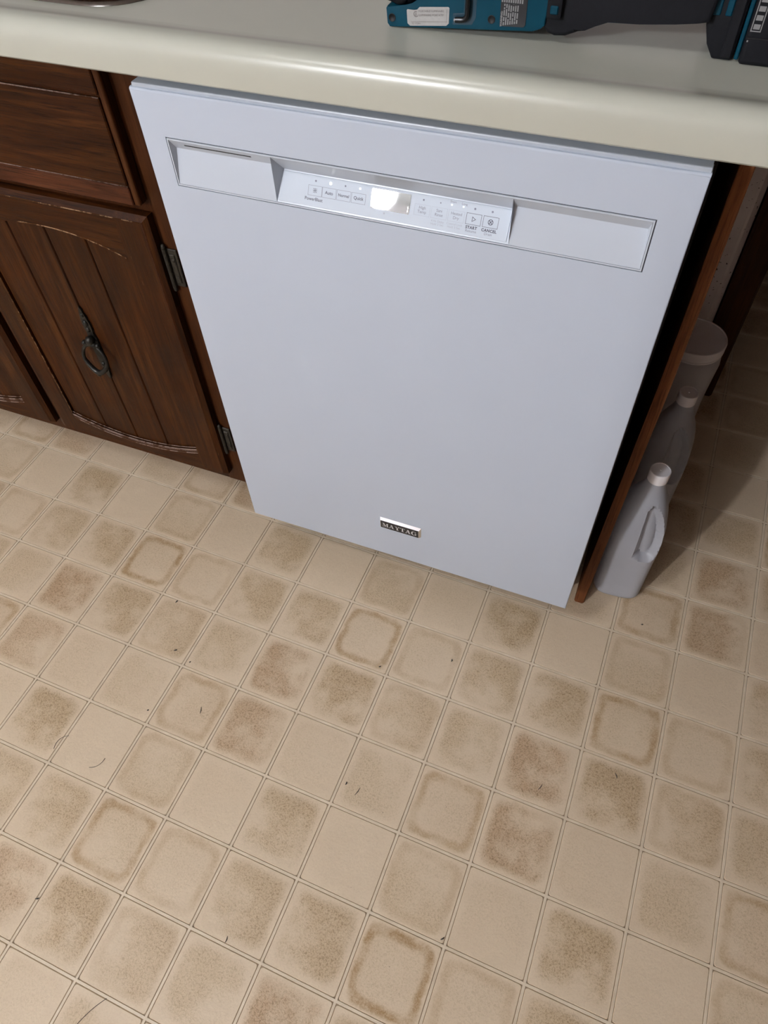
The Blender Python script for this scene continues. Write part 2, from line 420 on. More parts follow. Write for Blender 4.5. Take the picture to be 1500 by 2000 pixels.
# ------------------------------------------------------------------ countertop
CT = .914; CB = .878
bm = bmesh.new()
prof = [(.036, CB), (-.010, CB), (-.012, CB + .002), (-.0128, .893), (-.0125, .903), (-.0105, .910), (-.0065, .9155), (-.001, .9185), (.005, .9195), (.011, .9188), (.017, .9172), (.023, .9155), (.029, .9144), (.036, CT)]
prism(bm, prof, -1.9, .84, 'x')
xs = [-1.9, -.846, -.029, .84]; ys = [.036, .074, .496, WY - .001]
def slab_hole(bm, xs, ys, za, zb, skip):
    V = {}
    for k, z in ((0, za), (1, zb)):
        for a, x in enumerate(xs):
            for c, y in enumerate(ys): V[a, c, k] = bm.verts.new((x, y, z))
    for a in range(len(xs) - 1):
        for c in range(len(ys) - 1):
            if (a, c) in skip:
                q = [(a, c), (a + 1, c), (a + 1, c + 1), (a, c + 1)]
                for s in range(4):
                    u, t = q[s], q[(s + 1) % 4]
                    bm.faces.new((V[(*u, 0)], V[(*t, 0)], V[(*t, 1)], V[(*u, 1)]))
                continue
            for k in (0, 1): bm.faces.new([V[a + da, c + dc, k] for da, dc in ((0, 0), (1, 0), (1, 1), (0, 1))])
slab_hole(bm, xs, ys, CB, CT, {(1, 1)})
box(bm, .8395, .84, .036, WY - .001, CB, CT)
bmesh.ops.remove_doubles(bm, verts=bm.verts[:], dist=.0002)
counter = mk('countertop', bm, counter_mat, loc=(-.5, .36, CB), smooth=True, angle=35)
tag(counter, 'cream laminate countertop with a rolled front edge above the dishwasher', 'countertop')

# stainless sink corner set into the counter
sk = thing('kitchen_sink', 'stainless steel drop-in sink whose rounded corner shows on the countertop', 'sink', (-.43, .28, CT))
bm = bmesh.new(); rings = []
for off, z in ((0, CT + .0004), (.0015, .9165), (.006, .9185), (.013, .9182), (.019, .9155), (.0225, .910), (.026, .89), (.03, .76), (.05, .745), (.12, .742)):
    rings.append([(x, y, z) for x, y in rrect(-.87 + off, -.005 - off, .05 + off, .52 - off, max(.07 - off * .6, .02), 8)])
loft(bm, rings, cap0=False, cap1=True)
mk('basin', bm, steel, sk, smooth=True, angle=50)
bm = bmesh.new(); lathe(bm, [(.0, .7425), (.038, .7425), (.042, .7445), (.045, .7425)], -.43, .28, 28); mk('drain', bm, chrome, sk, smooth=True)

# ------------------------------------------------------------------ dishwasher
DX0, DX1, DZ0, DZ1 = 0.0, .606, .0935, .8612
HX0, HX1, HZ0, HZ1 = .0306, .5722, .7553, .8123     # opening of the pocket handle
dw = thing('dishwasher', 'white front-control dishwasher under the cream countertop', 'dishwasher', (.303, .3, 0))
bm = bmesh.new()
V = {}; X = [DX0, HX0, HX1, DX1]; Z = [DZ0, HZ0, HZ1, DZ1]
for a, x in enumerate(X):
    for c, z in enumerate(Z): V[a, c] = bm.verts.new((x, 0, z))
fs = [bm.faces.new([V[a + da, c + dc] for da, dc in ((0, 0), (1, 0), (1, 1), (0, 1))]) for a in range(3) for c in range(3) if (a, c) != (1, 1)]
g = bmesh.ops.extrude_face_region(bm, geom=fs)
for v in g['geom']:
    if isinstance(v, bmesh.types.BMVert): v.co.y = .019
def onb(v): return abs(v.co.x - DX0) < 1e-5 or abs(v.co.x - DX1) < 1e-5 or abs(v.co.z - DZ0) < 1e-5 or abs(v.co.z - DZ1) < 1e-5
def edge_on(e, ax, val): return all(abs(v.co[ax] - val) < 1e-5 for v in e.verts)
top_e = [e for e in bm.edges if edge_on(e, 1, 0) and edge_on(e, 2, DZ1)]
bmesh.ops.bevel(bm, geom=top_e, offset=.0032, segments=5, profile=.5, affect='EDGES')
oth = [e for e in bm.edges if edge_on(e, 1, 0) and (edge_on(e, 0, DX0) or edge_on(e, 0, DX1) or edge_on(e, 2, DZ0))]
bmesh.ops.bevel(bm, geom=oth, offset=.0016, segments=3, profile=.5, affect='EDGES')
door = mk('door_panel', bm, white_door, dw, smooth=True, angle=40)
bm = bmesh.new(); prism(bm, [(.0030, DZ1 - .003), (.0026, DZ1 + .0030), (.0030, DZ1 + .0038), (.0040, DZ1 + .0042), (.046, DZ1 + .0042), (.046, DZ1 - .003)], DX0 + .003, DX1 - .001, 'x')
mk('door_top_edge', bm, white_plastic, dw)
mk('inner_door', B(DX0 + .006, DX1 - .003, .0305, .058, DZ0 + .004, DZ1 - .006, bev=.002), black_plastic, dw)
mk('tub_housing', B(DX0 + .006, DX1 + .004, .060, .66, .10, .868, bev=.004), black_plastic, dw)
mk('side_flange', B(DX1 + .0045, DX1 + .0105, .16, .20, .115, .866, bev=.001), black_plastic, dw)
mk('kick_plate', B(DX0 + .004, DX1 - .004, .085, .10, .012, .098, bev=.003), black_plastic, dw)
for fx in (.06, .546):
    for fy in (.14, .60):
        bm = bmesh.new(); lathe(bm, [(.018, 0), (.018, .012), (.008, .016), (.008, .10)], fx, fy, 14, True, True); mk('levelling_foot', bm, black_plastic, dw)
# dark seam round the insert
def ring_frame(bm, a, b, y0, y1):
    """a, b = outer and inner (x0,x1,z0,z1)"""
    def q(r, y): return [bm.verts.new((x, y, z)) for x, z in ((r[0], r[2]), (r[1], r[2]), (r[1], r[3]), (r[0], r[3]))]
    A0, B0, A1, B1 = q(a, y0), q(b, y0), q(a, y1), q(b, y1)
    for k in range(4):
        l = (k + 1) % 4
        bm.faces.new((A0[k], A0[l], B0[l], B0[k])); bm.faces.new((A1[k], A1[l], B1[l], B1[k]))
        bm.faces.new((A0[k], A0[l], A1[l], A1[k])); bm.faces.new((B0[k], B0[l], B1[l], B1[k]))
bm = bmesh.new(); ring_frame(bm, (HX0, HX1, HZ0, HZ1), (HX0 + .0013, HX1 - .0013, HZ0 + .0013, HZ1 - .0013), .0010, .018)
mk('seam', bm, seam_mat, dw)
# pocket handle insert
P0, P1, PZ0, PZ1 = HX0 + .0012, HX1 - .0012, HZ0 + .0012, HZ1 - .0012
bm = bmesh.new()
lip = .0016
ring_frame(bm, (P0, P1, PZ0, PZ1), (P0 + lip, P1 - lip, PZ0 + lip, PZ1 - lip), -.0004, .004)
pocket = mk('pocket_handle', bm, white_plastic, dw)
xa, xb, xc, xd = P0 + lip, .1626, .4338, P1 - lip
xbd = .1680                                        # the console's left wall leans away to here at its deepest
za, zb = PZ1 - lip, PZ0 + lip
def quad(bm, *p): bm.faces.new([bm.verts.new(q) for q in p])
d1, zd1, d2, zd2 = .0080, .7973, .0168, .7893
e_ = .0003
for l, r, li, ri in ((xa + e_, xb, xa + e_ + .0022, xb + .001), (xc, xd - e_, xc, xd - e_ - .0026)):
    bm = bmesh.new()
    quad(bm, (l, 0, za - e_), (r, 0, za - e_), (ri, d1, zd1), (li, d1, zd1)); quad(bm, (li, d1, zd1), (ri, d1, zd1), (r, 0, zb + e_), (l, 0, zb + e_))
    if l < .1: quad(bm, (l, 0, za - e_), (li, d1, zd1), (l, 0, zb + e_))
    else: quad(bm, (r, 0, za - e_), (ri, d1, zd1), (r, 0, zb + e_))
    bmesh.ops.remove_doubles(bm, verts=bm.verts[:], dist=1e-5)
    mk('finger_pocket', bm, white_plastic, pocket, normals=False)
bm = bmesh.new()
quad(bm, (xb, 0, za - e_), (xc, 0, za - e_), (xc, d2, zd2), (xbd, d2, zd2)); quad(bm, (xbd, d2, zd2), (xc, d2, zd2), (xc, .0004, zb + e_), (xb, .0004, zb + e_))
quad(bm, (xb, 0, za - e_), (xbd, d2, zd2), (xb, 0, zb + e_)); quad(bm, (xc, 0, za - e_), (xc, d2, zd2), (xc, 0, zb + e_))
bmesh.ops.remove_doubles(bm, verts=bm.verts[:], dist=1e-5)
mk('console_recess', bm, white_plastic, pocket, normals=False)
bm = bmesh.new()
yv, zv = .0067 - .0008, .8030
ev = Vector((0, d1, zd1 - za)).normalized(); nv = Vector((0, -ev.z, ev.y)).normalized() * -1
c0 = Vector((0, .0036, za + (zd1 - za) * .0036 / d1))
if nv.y > 0: nv = -nv
quad(bm, *[tuple(c0 + Vector((x, 0, 0)) + ev * s + nv * .00015) for x, s in ((.051, -.0011), (.1365, -.0011), (.1365, .0011), (.051, .0011))])
mk('vent_slot', bm, hole_black, pocket, normals=False)

# control panel on the sloping back of the recess
E0 = Vector((0, .0005, .7585)); EB = Vector((0, .0160, .0305)).normalized(); EN = Vector((0, -EB.z, EB.y))
def on(x, b, h=0.0): return Vector((x, 0, 0)) + E0 + EB * b + EN * h
def plate(bm, x0, x1, b0, b1, h0, h1):
    q = [(x0, b0), (x1, b0), (x1, b1), (x0, b1)]
    lo = [bm.verts.new(on(x, b, h0)) for x, b in q]; hi = [bm.verts.new(on(x, b, h1)) for x, b in q]
    bm.faces.new(hi); bm.faces.new(lo[::-1])
    for k in range(4): bm.faces.new((lo[k], lo[(k + 1) % 4], hi[(k + 1) % 4], hi[k]))
bm = bmesh.new(); plate(bm, xb + .0022, xc - .0028, .0016, .0334, -.0006, .0008)
for v in bm.verts:
    if v.co.x < .2 and v.co.z > .775: v.co.x += .0042
bmesh.ops.bevel(bm, geom=[e for e in bm.edges], offset=.0003, segments=1, affect='EDGES')
panel = mk('control_panel', bm, panel_mat, dw)
PH = .0008
def outline(name, cx, cb, w, h, t, mat):
    bm = bmesh.new(); a, b_ = w / 2, h / 2
    for x0, x1, b0, b1 in ((cx - a, cx + a, cb - b_, cb - b_ + t), (cx - a, cx + a, cb + b_ - t, cb + b_), (cx - a, cx - a + t, cb - b_ + t, cb + b_ - t), (cx + a - t, cx + a, cb - b_ + t, cb + b_ - t)):
        plate(bm, x0, x1, b0, b1, PH, PH + .00008)
    return mk(name, bm, mat, panel)
def text_mesh(s, size, place, spacing=1.0, bold=0.0):
    cu = bpy.data.curves.new('txt', 'FONT'); cu.body = s; cu.size = size; cu.align_x = 'CENTER'; cu.align_y = 'CENTER'
    cu.resolution_u = 3; cu.space_character = spacing; cu.offset = bold
    ob = bpy.data.objects.new('txt', cu); col.objects.link(ob)
    dg = bpy.context.evaluated_depsgraph_get(); me = bpy.data.meshes.new_from_object(ob.evaluated_get(dg))
    bm = bmesh.new(); bm.from_mesh(me)
    bpy.data.objects.remove(ob); bpy.data.curves.remove(cu); bpy.data.meshes.remove(me)
    for v in bm.verts: v.co = place(v.co.x, v.co.y)
    return bm
def ptext(s, cx, cb, size, mat, spacing=1.0, bold=0.0):
    bm = text_mesh(s, size, lambda a, b: on(cx + a, cb + b, PH + .00012), spacing, bold)
    return mk('lettering', bm, mat, panel, normals=False)
for s, x, mt in (('', .2087, ink_mid), ('Auto', .2258, ink_mid), ('Normal', .2434, ink_mid), ('Quick', .2611, ink_mid)):
    outline('key_outline', x, .0180, .0168, .0106, .0003, ink_mid)
    if s: ptext(s, x, .0180, .0047 if s != 'Normal' else .0042, ink_dark, 1.0, .00008)
ptext('PowerBlast', .2078, .0091, .0048, ink_dark, 1.0, .00006)
bm = bmesh.new()                                   # spray icon on the first key
for k in range(8):
    a = k * math.pi / 4; c, s = math.cos(a), math.sin(a)
    r0, r1, t = (.0002, .0024, .00034) if k % 2 == 0 else (.0018, .0029, .00034)
    q = [(r0, -t), (r1, -t), (r1, t), (r0, t)]
    vs = [bm.verts.new(on(.2087 + u * c - v * s, .0182 + u * s + v * c, PH + .00012)) for u, v in q]; bm.faces.new(vs)
mk('spray_icon', bm, ink_dark, panel, normals=False)
for s, x in (('High\nTemp', .3350), ('Sani\nRinse', .3541), ('Heated\nDry', .3732)):
    outline('key_outline', x, .0178, .0176, .0112, .00018, ink_light)
    ptext(s, x, .0181, .0042, ink_mid)
for x in (.3924, .4109): outline('key_outline', x, .0179, .0166, .0112, .0004, ink_dark)
bm = bmesh.new()                                   # play triangle
def tri(bm, r, rin, cx, cb):
    O = [(-.55, .95), (-.55, -.95), (1.05, 0)]
    A = [bm.verts.new(on(cx + r * u, cb + r * v, PH + .00012)) for u, v in O]; I = [bm.verts.new(on(cx + rin * u, cb + rin * v, PH + .00012)) for u, v in O]
    for k in range(3): bm.faces.new((A[k], A[(k + 1) % 3], I[(k + 1) % 3], I[k]))
tri(bm, .0028, .0018, .3922, .0179); mk('start_icon', bm, ink_dark, panel, normals=False)
bm = bmesh.new(); n = 24                            # circled cross
for k in range(n):
    a, b_ = 2 * math.pi * k / n, 2 * math.pi * (k + 1) / n
    quad(bm, *[tuple(on(.4109 + r * math.cos(t), .0179 + r * math.sin(t), PH + .00012)) for r, t in ((.0029, a), (.0029, b_), (.0022, b_), (.0022, a))])
for a in (math.pi / 4, -math.pi / 4):
    c, s = math.cos(a), math.sin(a); L_, t = .0024, .0004
    quad(bm, *[tuple(on(.4109 + u * c - v * s, .0179 + u * s + v * c, PH + .00013)) for u, v in ((-L_, -t), (L_, -t), (L_, t), (-L_, t))])
mk('cancel_icon', bm, ink_dark, panel, normals=False)
ptext('START', .3914, .0094, .0040, ink_dark, 1.1, .00016); ptext('Resume', .3915, .0060, .0038, ink_mid)
ptext('CANCEL', .4107, .0094, .0040, ink_dark, 1.1, .00016); ptext('Drain', .4104, .0059, .0038, ink_mid)
ptext('4 Hr Delay', .3538, .0095, .0032, ink_light); ptext('Hold 3 Sec', .3538, .0065, .0033, ink_light)
ptext('Control Lock', .3727, .0097, .0032, ink_light); ptext('Hold 3 Sec', .3725, .0066, .0033, ink_light)
ptext('Short', .3677, .0312, .0031, ink_mid); ptext('Long', .3802, .0309, .0032, ink_mid)
def dot(x, b, r, mat, name='indicator_light', h=PH + .0002):
    bm = bmesh.new(); bm.faces.new([bm.verts.new(on(x + r * math.cos(2 * math.pi * k / 14), b + r * math.sin(2 * math.pi * k / 14), h)) for k in range(14)])
    return mk(name, bm, mat, panel, normals=False)
for x, mt, r in ((.2088, ink_mid, .0011), (.2267, led_on, .0015), (.2445, ink_mid, .0010), (.2619, led_on, .0010), (.3353, ink_mid, .0010), (.3543, ink_mid, .0007),
              (.3666, led_dim, .0010), (.3795, led_dim, .0010), (.3922, ink_mid, .0011), (.4110, ink_mid, .0011)):
    dot(x, .0281, r, mt)
dot(.2928, .0079, .0010, ink_light)
bm = bmesh.new(); lo = [on(x, b, PH) for x, b in rrect(.2760, .3210, .0110, .0310, .0012, 3)]; hi = [on(x, b, PH + .0003) for x, b in rrect(.2760, .3210, .0110, .0310, .0012, 3)]
loft(bm, [[tuple(p) for p in lo], [tuple(p) for p in hi]], True, True)
disp = mk('display', bm, display_mat, panel)
bm = bmesh.new(); plate(bm, .3186, .3193, .0132, .0152, PH + .0003, PH + .0004); plate(bm, .3186, .3193, .0162, .0186, PH + .0003, PH + .0004)
mk('display_segment', bm, led_on, panel)

# badge
bm = bmesh.new()
bx0, bx1, bz0, bz1 = .2660, .3408, .1795, .2045
prism(bm, [(bx0, bz0), (bx1, bz0), (bx1, bz1), (bx0, bz1)], -.0002, -.0036, 'y')
for v in bm.verts:                                  # bevelled bezel
    if v.co.y < -.003:
        v.co.z += -.0048 if v.co.z > .19 else .0006
        v.co.x += .0014 if v.co.x < .3 else -.003
badge = mk('badge', bm, chrome, dw)
fx0, fx1, fz0, fz1 = bx0 + .0020, bx1 - .0038, bz0 + .0009, bz1 - .0053
mk('badge_face', B(fx0, fx1, -.0040, -.0035, fz0, fz1), badge_black, badge)
def glyph(bm, polys, ox, sc, y):
    for P in polys:
        vs = [bm.verts.new((ox + u * sc, y, fz0 + .0042 + v * sc * 1.08)) for u, v in P]; bm.faces.new(vs)
def rct(x0, x1, y0, y1): return [(x0, y0), (x1, y0), (x1, y1), (x0, y1)]
def bar(x0, y0, x1, y1, w): return [(x0 - w / 2, y0), (x0 + w / 2, y0), (x1 + w / 2, y1), (x1 - w / 2, y1)]
GL = {'M': (1.25, [rct(.02, .34, 0, .07), rct(.14, .22, 0, 1), rct(.0, .34, .93, 1), bar(.60, 0.05, .26, 1, .24), bar(.58, .05, .92, 1, .08), rct(.86, 1.10, 0, 1), rct(.76, 1.2, 0, .07), rct(.86, 1.2, .93, 1)]),
      'A': (1.12, [bar(.18, 0, .52, 1, .09), bar(.84, 0, .52, 1, .26), rct(0, .36, 0, .07), rct(.60, 1.10, 0, .07), rct(.3, .72, .30, .38)]),
      'Y': (1.05, [bar(.52, .45, .22, 1, .26), bar(.54, .45, .86, 1, .09), rct(.40, .66, 0, .5), rct(.28, .78, 0, .07), rct(0, .44, .93, 1), rct(.68, 1.04, .93, 1)]),
      'T': (1.0, [rct(.36, .62, 0, 1), rct(.22, .76, 0, .07), rct(.02, .96, .91, 1), rct(.02, .09, .66, 1), rct(.89, .96, .66, 1)]),
      'G': (1.05, [])}
arc = []
for k in range(15):
    t = math.radians(45 + k * 270 / 14); arc.append(((.52 + .50 * math.cos(t), .5 + .52 * math.sin(t)), (.56 + (.50 - .08 - .16 * max(0, -math.cos(t))) * math.cos(t) - .0, .5 + .44 * math.sin(t))))
GL['G'][1].extend([[arc[k][0], arc[k + 1][0], arc[k + 1][1], arc[k][1]] for k in range(14)])
GL['G'][1].extend([rct(.76, .98, .05, .44), rct(.62, 1.06, .40, .47), rct(.84, .91, .62, .98)])
sc = (fx1 - fx0 - .006) / sum(GL[c][0] for c in 'MAYTAG'); ox = fx0 + .003
for c in 'MAYTAG':
    bm = bmesh.new(); glyph(bm, GL[c][1], ox, sc, -.0042); ox += GL[c][0] * sc
    for f in bm.faces:
        f.normal_update()
        if f.normal.y > 0: f.normal_flip()
    mk('letter', bm, silver_print, badge, normals=False)

# ------------------------------------------------------------------ gable panel beside the dishwasher
bm = bmesh.new()
prism(bm, [(.6215, 0.0), (.6355, 0.0), (.6375, .004), (.6400, .25), (.6450, .55), (.6455, .8775), (.6310, .8775), (.6305, .55), (.6245, .25), (.6195, .004)], .079, WY - .024, 'y', bev=.0012, seg=1)
gp = mk('end_panel', bm, wood_panel, loc=(.633, .4, 0)); tag(gp, 'thin worn brown plywood end panel standing between the dishwasher and the plastic jugs', 'panel')

# ------------------------------------------------------------------ base cabinet on the left
FY = .050           # face frame front
DY = .031           # door and drawer front plane
CX0, CX1 = -.93, -.004
cab = thing('base_cabinet', 'dark stained oak base cabinet with arched plank doors left of the dishwasher', 'cabinet', (-.47, .35, 0))
mk('side_panel', B(CX1 - .016, CX1, FY + .02, WY - .003, .005, CB - .001), wood_frame, cab)
mk('side_panel', B(CX0, CX0 + .016, FY + .02, WY - .003, .005, CB - .001), wood_frame, cab)
mk('toe_kick', B(CX0 + .016, CX1 - .016, .125, .14, .003, .11), wood_frame, cab)
mk('stile', B(-.078, CX1, FY, FY + .02, .112, CB - .001, bev=.001), wood_frame, cab)
mk('stile', B(-.505, -.425, FY + .0005, FY + .02, .112, CB - .001, bev=.001), wood_frame, cab)
mk('stile', B(CX0, CX0 + .06, FY, FY + .02, .112, CB - .001, bev=.001), wood_frame, cab)
mk('rail', B(CX0 + .06, -.078, FY + .001, FY + .019, .840, CB - .001), wood_frame, cab)
mk('rail', B(CX0 + .06, -.078, FY + .001, FY + .019, .664, .706), wood_frame, cab)
mk('rail', B(CX0 + .06, -.078, FY + .001, FY + .019, .112, .165), wood_frame, cab)

def tapered(bm, poly, yb, yf, outer, c, shallow):
    """prism from yb (back) to yf (front); the outer edges (functions of x,z) are chamfered"""
    prism(bm, poly, yf, yb, 'y')
def cab_door(x0, x1, z0, z1, nplank, hinge):
    w = x1 - x0
    dr = mk('door', B(x0 + .02, x1 - .02, DY + .012, FY - .0005, z0 + .02, z1 - .02), wood_v, cab)
    sw = .054; px0, px1 = x0 + sw, x1 - sw + .001
    ch, cd = .009, .006
    def chamfer(bm, xmin, xmax, zmin, zmax):
        """push outer front verts inward to make the lipped bevel"""
        for v in bm.verts:
            if v.co.y < DY + 1e-4:
                if xmin and abs(v.co.x - x0) < 1e-4: v.co.x += .013
                if xmax and abs(v.co.x - x1) < 1e-4: v.co.x -= ch
                if zmin and abs(v.co.z - z0) < 1e-4: v.co.z += .005
                if zmax and abs(v.co.z - z1) < 1e-4: v.co.z -= ch
    def layer(poly, mat, nm, **kw):
        bm = bmesh.new()
        n = len(poly)
        rings = [[(x, y, z) for x, z in poly] for y in (FY - .0005, DY + cd, DY)]
        R = [[bm.verts.new(p) for p in r] for r in rings]
        bm.faces.new(R[0][::-1]); bm.faces.new(R[2])
        for A, Bq in zip(R, R[1:]):
            for k in range(n): bm.faces.new((A[k], A[(k + 1) % n], Bq[(k + 1) % n], Bq[k]))
        chamfer(bm, *kw['ch'])
        return mk(nm, bm, mat, dr)
    layer([(x0, z0), (px0, z0), (px0, z1), (x0, z1)], wood_v, 'door_stile', ch=(1, 0, 1, 1))
    layer([(px1, z0), (x1, z0), (x1, z1), (px1, z1)], wood_v, 'door_stile', ch=(0, 1, 1, 1))
    cx = (px0 + px1) / 2; hw = (px1 - px0) / 2
    def top_z(x): t = (x - cx) / hw; return z1 - .0465 - .026 * abs(t) ** 2.2 if abs(t) < 1 else z1 - .0725
    def bot_z(x): t = (x - cx) / hw; return z0 + .030 + .024 * abs(t) ** 2
    nseg = 14
    arch = [(px0 + (px1 - px0) * k / nseg) for k in range(nseg + 1)]
    layer([(px0, z1)] + [(x, top_z(x)) for x in arch] + [(px1, z1)], wood_h, 'door_rail', ch=(0, 0, 0, 1))
    layer([(px0, z0), (px1, z0)] + [(x, bot_z(x)) for x in arch[::-1]], wood_h, 'door_rail', ch=(0, 0, 1, 0))
    # worn bead along the arched edges
    def bead(fz, dz, mat, r, yy, x_a=0.0, x_b=1.0):
        bm = bmesh.new(); pts = [(px0 + (px1 - px0) * (x_a + (x_b - x_a) * k / 18)) for k in range(19)]
        tube(bm, [(x, yy, fz(x) + dz) for x in pts], r, 5); mk('routed_bead', bm, mat, dr, smooth=True)
    bead(bot_z, .0006, wood_grey, .0014, DY + .0001); bead(bot_z, -.0032, wood_grey, .0006, DY + .0002); bead(bot_z, -.0085, wood_grey, .0012, DY + .0002); bead(bot_z, .0048, wood_grey, .0009, DY + .0024)
    bead(top_z, .0006, wood_wear, .0010, DY + .0002, .35, 1.0)
    for xx, mt in ((px0 - .0004, wood_wear),):
        bm = bmesh.new(); tube(bm, [(xx, DY + .0004, bot_z(px0) + .002), (xx, DY + .0004, top_z(px0) - .002)], .0008, 5); mk('routed_bead', bm, mt, dr, smooth=True)
        bm = bmesh.new(); tube(bm, [(xx - .006, DY + .0004, bot_z(px0) + .004), (xx - .006, DY + .0004, top_z(px0) - .002)], .0007, 5); mk('routed_bead', bm, wood_v, dr, smooth=True)
    # planks
    pw = (px1 - px0) / nplank
    for k in range(nplank):
        a, b_ = px0 + pw * k + .0008, px0 + pw * (k + 1) - .0008
        poly = [(a, bot_z(a) - .004), (b_, bot_z(b_) - .004)] + [(x, top_z(x) + .004) for x in (b_, (a + b_) / 2, a)]
        bm = bmesh.new(); prism(bm, poly, DY + .0042, DY + .0121, 'y', bev=.0014, seg=1); mk('plank', bm, wood_v, dr)
    # worn top edge
    bm = bmesh.new(); tube(bm, [(x0 + .015, DY + .0006, z1 - ch + .0004), (x1 - ch, DY + .0006, z1 - ch + .0004)], .0009, 5); mk('worn_edge', bm, wood_wear, dr, smooth=True)
    bm = bmesh.new(); tube(bm, [(x1 - ch + .0004, DY + .0006, z0 + .006), (x1 - ch + .0004, DY + .0006, z1 - ch)], .0006, 5); mk('worn_edge', bm, wood_red, dr, smooth=True)
    # ---- hammered drop pull
    hx, hz = (x0 + x1) / 2 + .002, z0 + .266
    outl = [(0, .0790), (.0035, .073), (.0030, .066), (.0065, .060), (.0060, .052), (.0088, .046), (.0072, .038), (.0090, .034), (.0055, .026), (.0085, .019), (.0095, .012), (.0080, .004),
            (.0085, -.012), (.0080, -.026), (.0062, -.034), (.0080, -.040), (.0058, -.046), (.0066, -.053), (.0036, -.061), (.0042, -.067), (0, -.0765)]
    poly = [(hx + a, hz + b_) for a, b_ in outl] + [(hx - a, hz + b_) for a, b_ in outl[-2:0:-1]]
    bm = bmesh.new(); prism(bm, poly, DY + .0002, DY + .0045, 'y', bev=.0008, seg=1)
    for zz, r in ((.046, .0052), (.062, .0032), (.033, .0040), (-.042, .0046), (-.055, .0034)): ball(bm, (hx, DY + .0004, hz + zz), r, 1, .7, 1.25)
    mk('pull_plate', bm, iron, dr, smooth=True, angle=40)
    bm = bmesh.new(); ball(bm, (hx, DY - .006, hz + .014), .0085, .95, .9, 1.1); tube(bm, [(hx - .013, DY - .007, hz + .008), (hx + .013, DY - .007, hz + .008)], [.0045, .0045], 10)
    ball(bm, (hx - .0135, DY - .007, hz + .008), .0048); ball(bm, (hx + .0135, DY - .007, hz + .008), .0048)
    mk('pull_knuckle', bm, iron, dr, smooth=True)
    ring = []
    for k in range(29):
        t = -math.pi * .5 + 2 * math.pi * (k / 28)
        ring.append((t,))
    pts, rad = [], []
    for k in range(33):
        t = math.radians(62 + (478 - 62) * k / 32)        # open at the top where it meets the knuckle
        u, v = math.cos(t), math.sin(t)
        zz = -.020 + .0265 * v; xx = .0235 * u * (1.0 if v > -.2 else 1.0 - .35 * (-v - .2))
        drop = (.007 - zz) / .055
        pts.append((hx + xx, DY - .007 - .010 * drop, hz + zz)); rad.append(.0030 + .0019 * max(0, -v))
    bm = bmesh.new(); tube(bm, pts, rad, 10); ball(bm, (hx, DY - .017, hz - .049), .0046, 1, 1, 1.1)
    mk('pull_ring', bm, iron, dr, smooth=True)
    # ---- hinges
    for zz in ((z1 - .083, z0 + .090) if hinge > 0 else (z1 - .083, z0 + .090)):
        xe = x1 if hinge > 0 else x0; s = 1 if hinge > 0 else -1
        L_, Rr = .032, .0035
        bm = bmesh.new()
        a, b_ = sorted((xe + s * .0055, xe + s * .0225)); box(bm, a, b_, FY - .0032, FY - .0001, zz - L_ * .95, zz + L_ * .95, bev=.001, seg=1)
        a, b_ = sorted((xe + s * .0095, xe + s * .0185)); box(bm, a, b_, FY - .0050, FY - .003, zz - L_ * .72, zz + L_ * .72, bev=.001, seg=1)
        tube(bm, [(xe + s * .0045, FY - .0055, zz - L_), (xe + s * .0045, FY - .0055, zz + L_)], Rr, 10)
        for e_ in (-1, 1): ball(bm, (xe + s * .0045, FY - .0055, zz + e_ * (L_ + .002)), .0034, 1, 1, 1.4, 10, 6)
        for e_ in (-1, 1): ball(bm, (xe + s * .015, FY - .005, zz + e_ * L_ * .45), .0030, 1, .5, 1, 10, 6)
        mk('hinge', bm, iron_worn, dr, smooth=True, angle=35)
    return dr
d_r = cab_door(-.4560, -.0655, .1440, .6770, 4, 1); d_r['label'] = 'arched plank door with hinges next to the dishwasher'
d_l = cab_door(-.8650, -.4745, .1440, .6770, 4, -1)

def drawer(x0, x1, z0, z1):
    dr = mk('drawer_front', B(x0 + .001, x1 - .001, DY + .004, FY - .0005, z0 + .001, z1 - .001, bev=.002), wood_frame, cab)
    bx = .0105
    zt, zbm = z1 - .033, z0 + .0255
    mk('front_strip', B(x0 + bx, x1 - bx - .0004, DY + .0010, DY + .006, zt + .0012, z1 - .0005, bev=.0012, seg=1), wood_h, dr)
    bm = bmesh.new(); box(bm, x0 + bx, x1 - bx - .0004, DY, DY + .006, zbm + .0012, zt - .0010, bev=.0014, seg=1); mk('front_panel', bm, wood_h, dr)
    mk('front_strip', B(x0 + bx, x1 - bx - .0004, DY + .0006, DY + .006, z0 + .0005, zbm - .0008, bev=.0012, seg=1), wood_red, dr)
    for a, b_ in ((x1 - bx + .0004, x1 - .0006), (x0 + .0006, x0 + bx - .0004)):
        bm = bmesh.new(); box(bm, a, b_, DY + .0014, DY + .010, z0, z1, bev=.004, seg=3); mk('edge_bead', bm, wood_frame, dr, smooth=True)
    bm = bmesh.new(); tube(bm, [(x0 + bx, DY + .0003, zt - .0012), (x1 - bx, DY + .0003, zt - .0012)], .0009, 5); mk('worn_edge', bm, wood_grey, dr, smooth=True)
    bm = bmesh.new(); tube(bm, [(x0 + bx, DY + .0003, zbm + .0014), (x1 - bx, DY + .0003, zbm + .0014)], .0006, 5); mk('worn_edge', bm, wood_grey, dr, smooth=True)
    return dr
drawer(-.4560, -.0655, .6925, .8615); drawer(-.8650, -.4745, .6925, .8615)

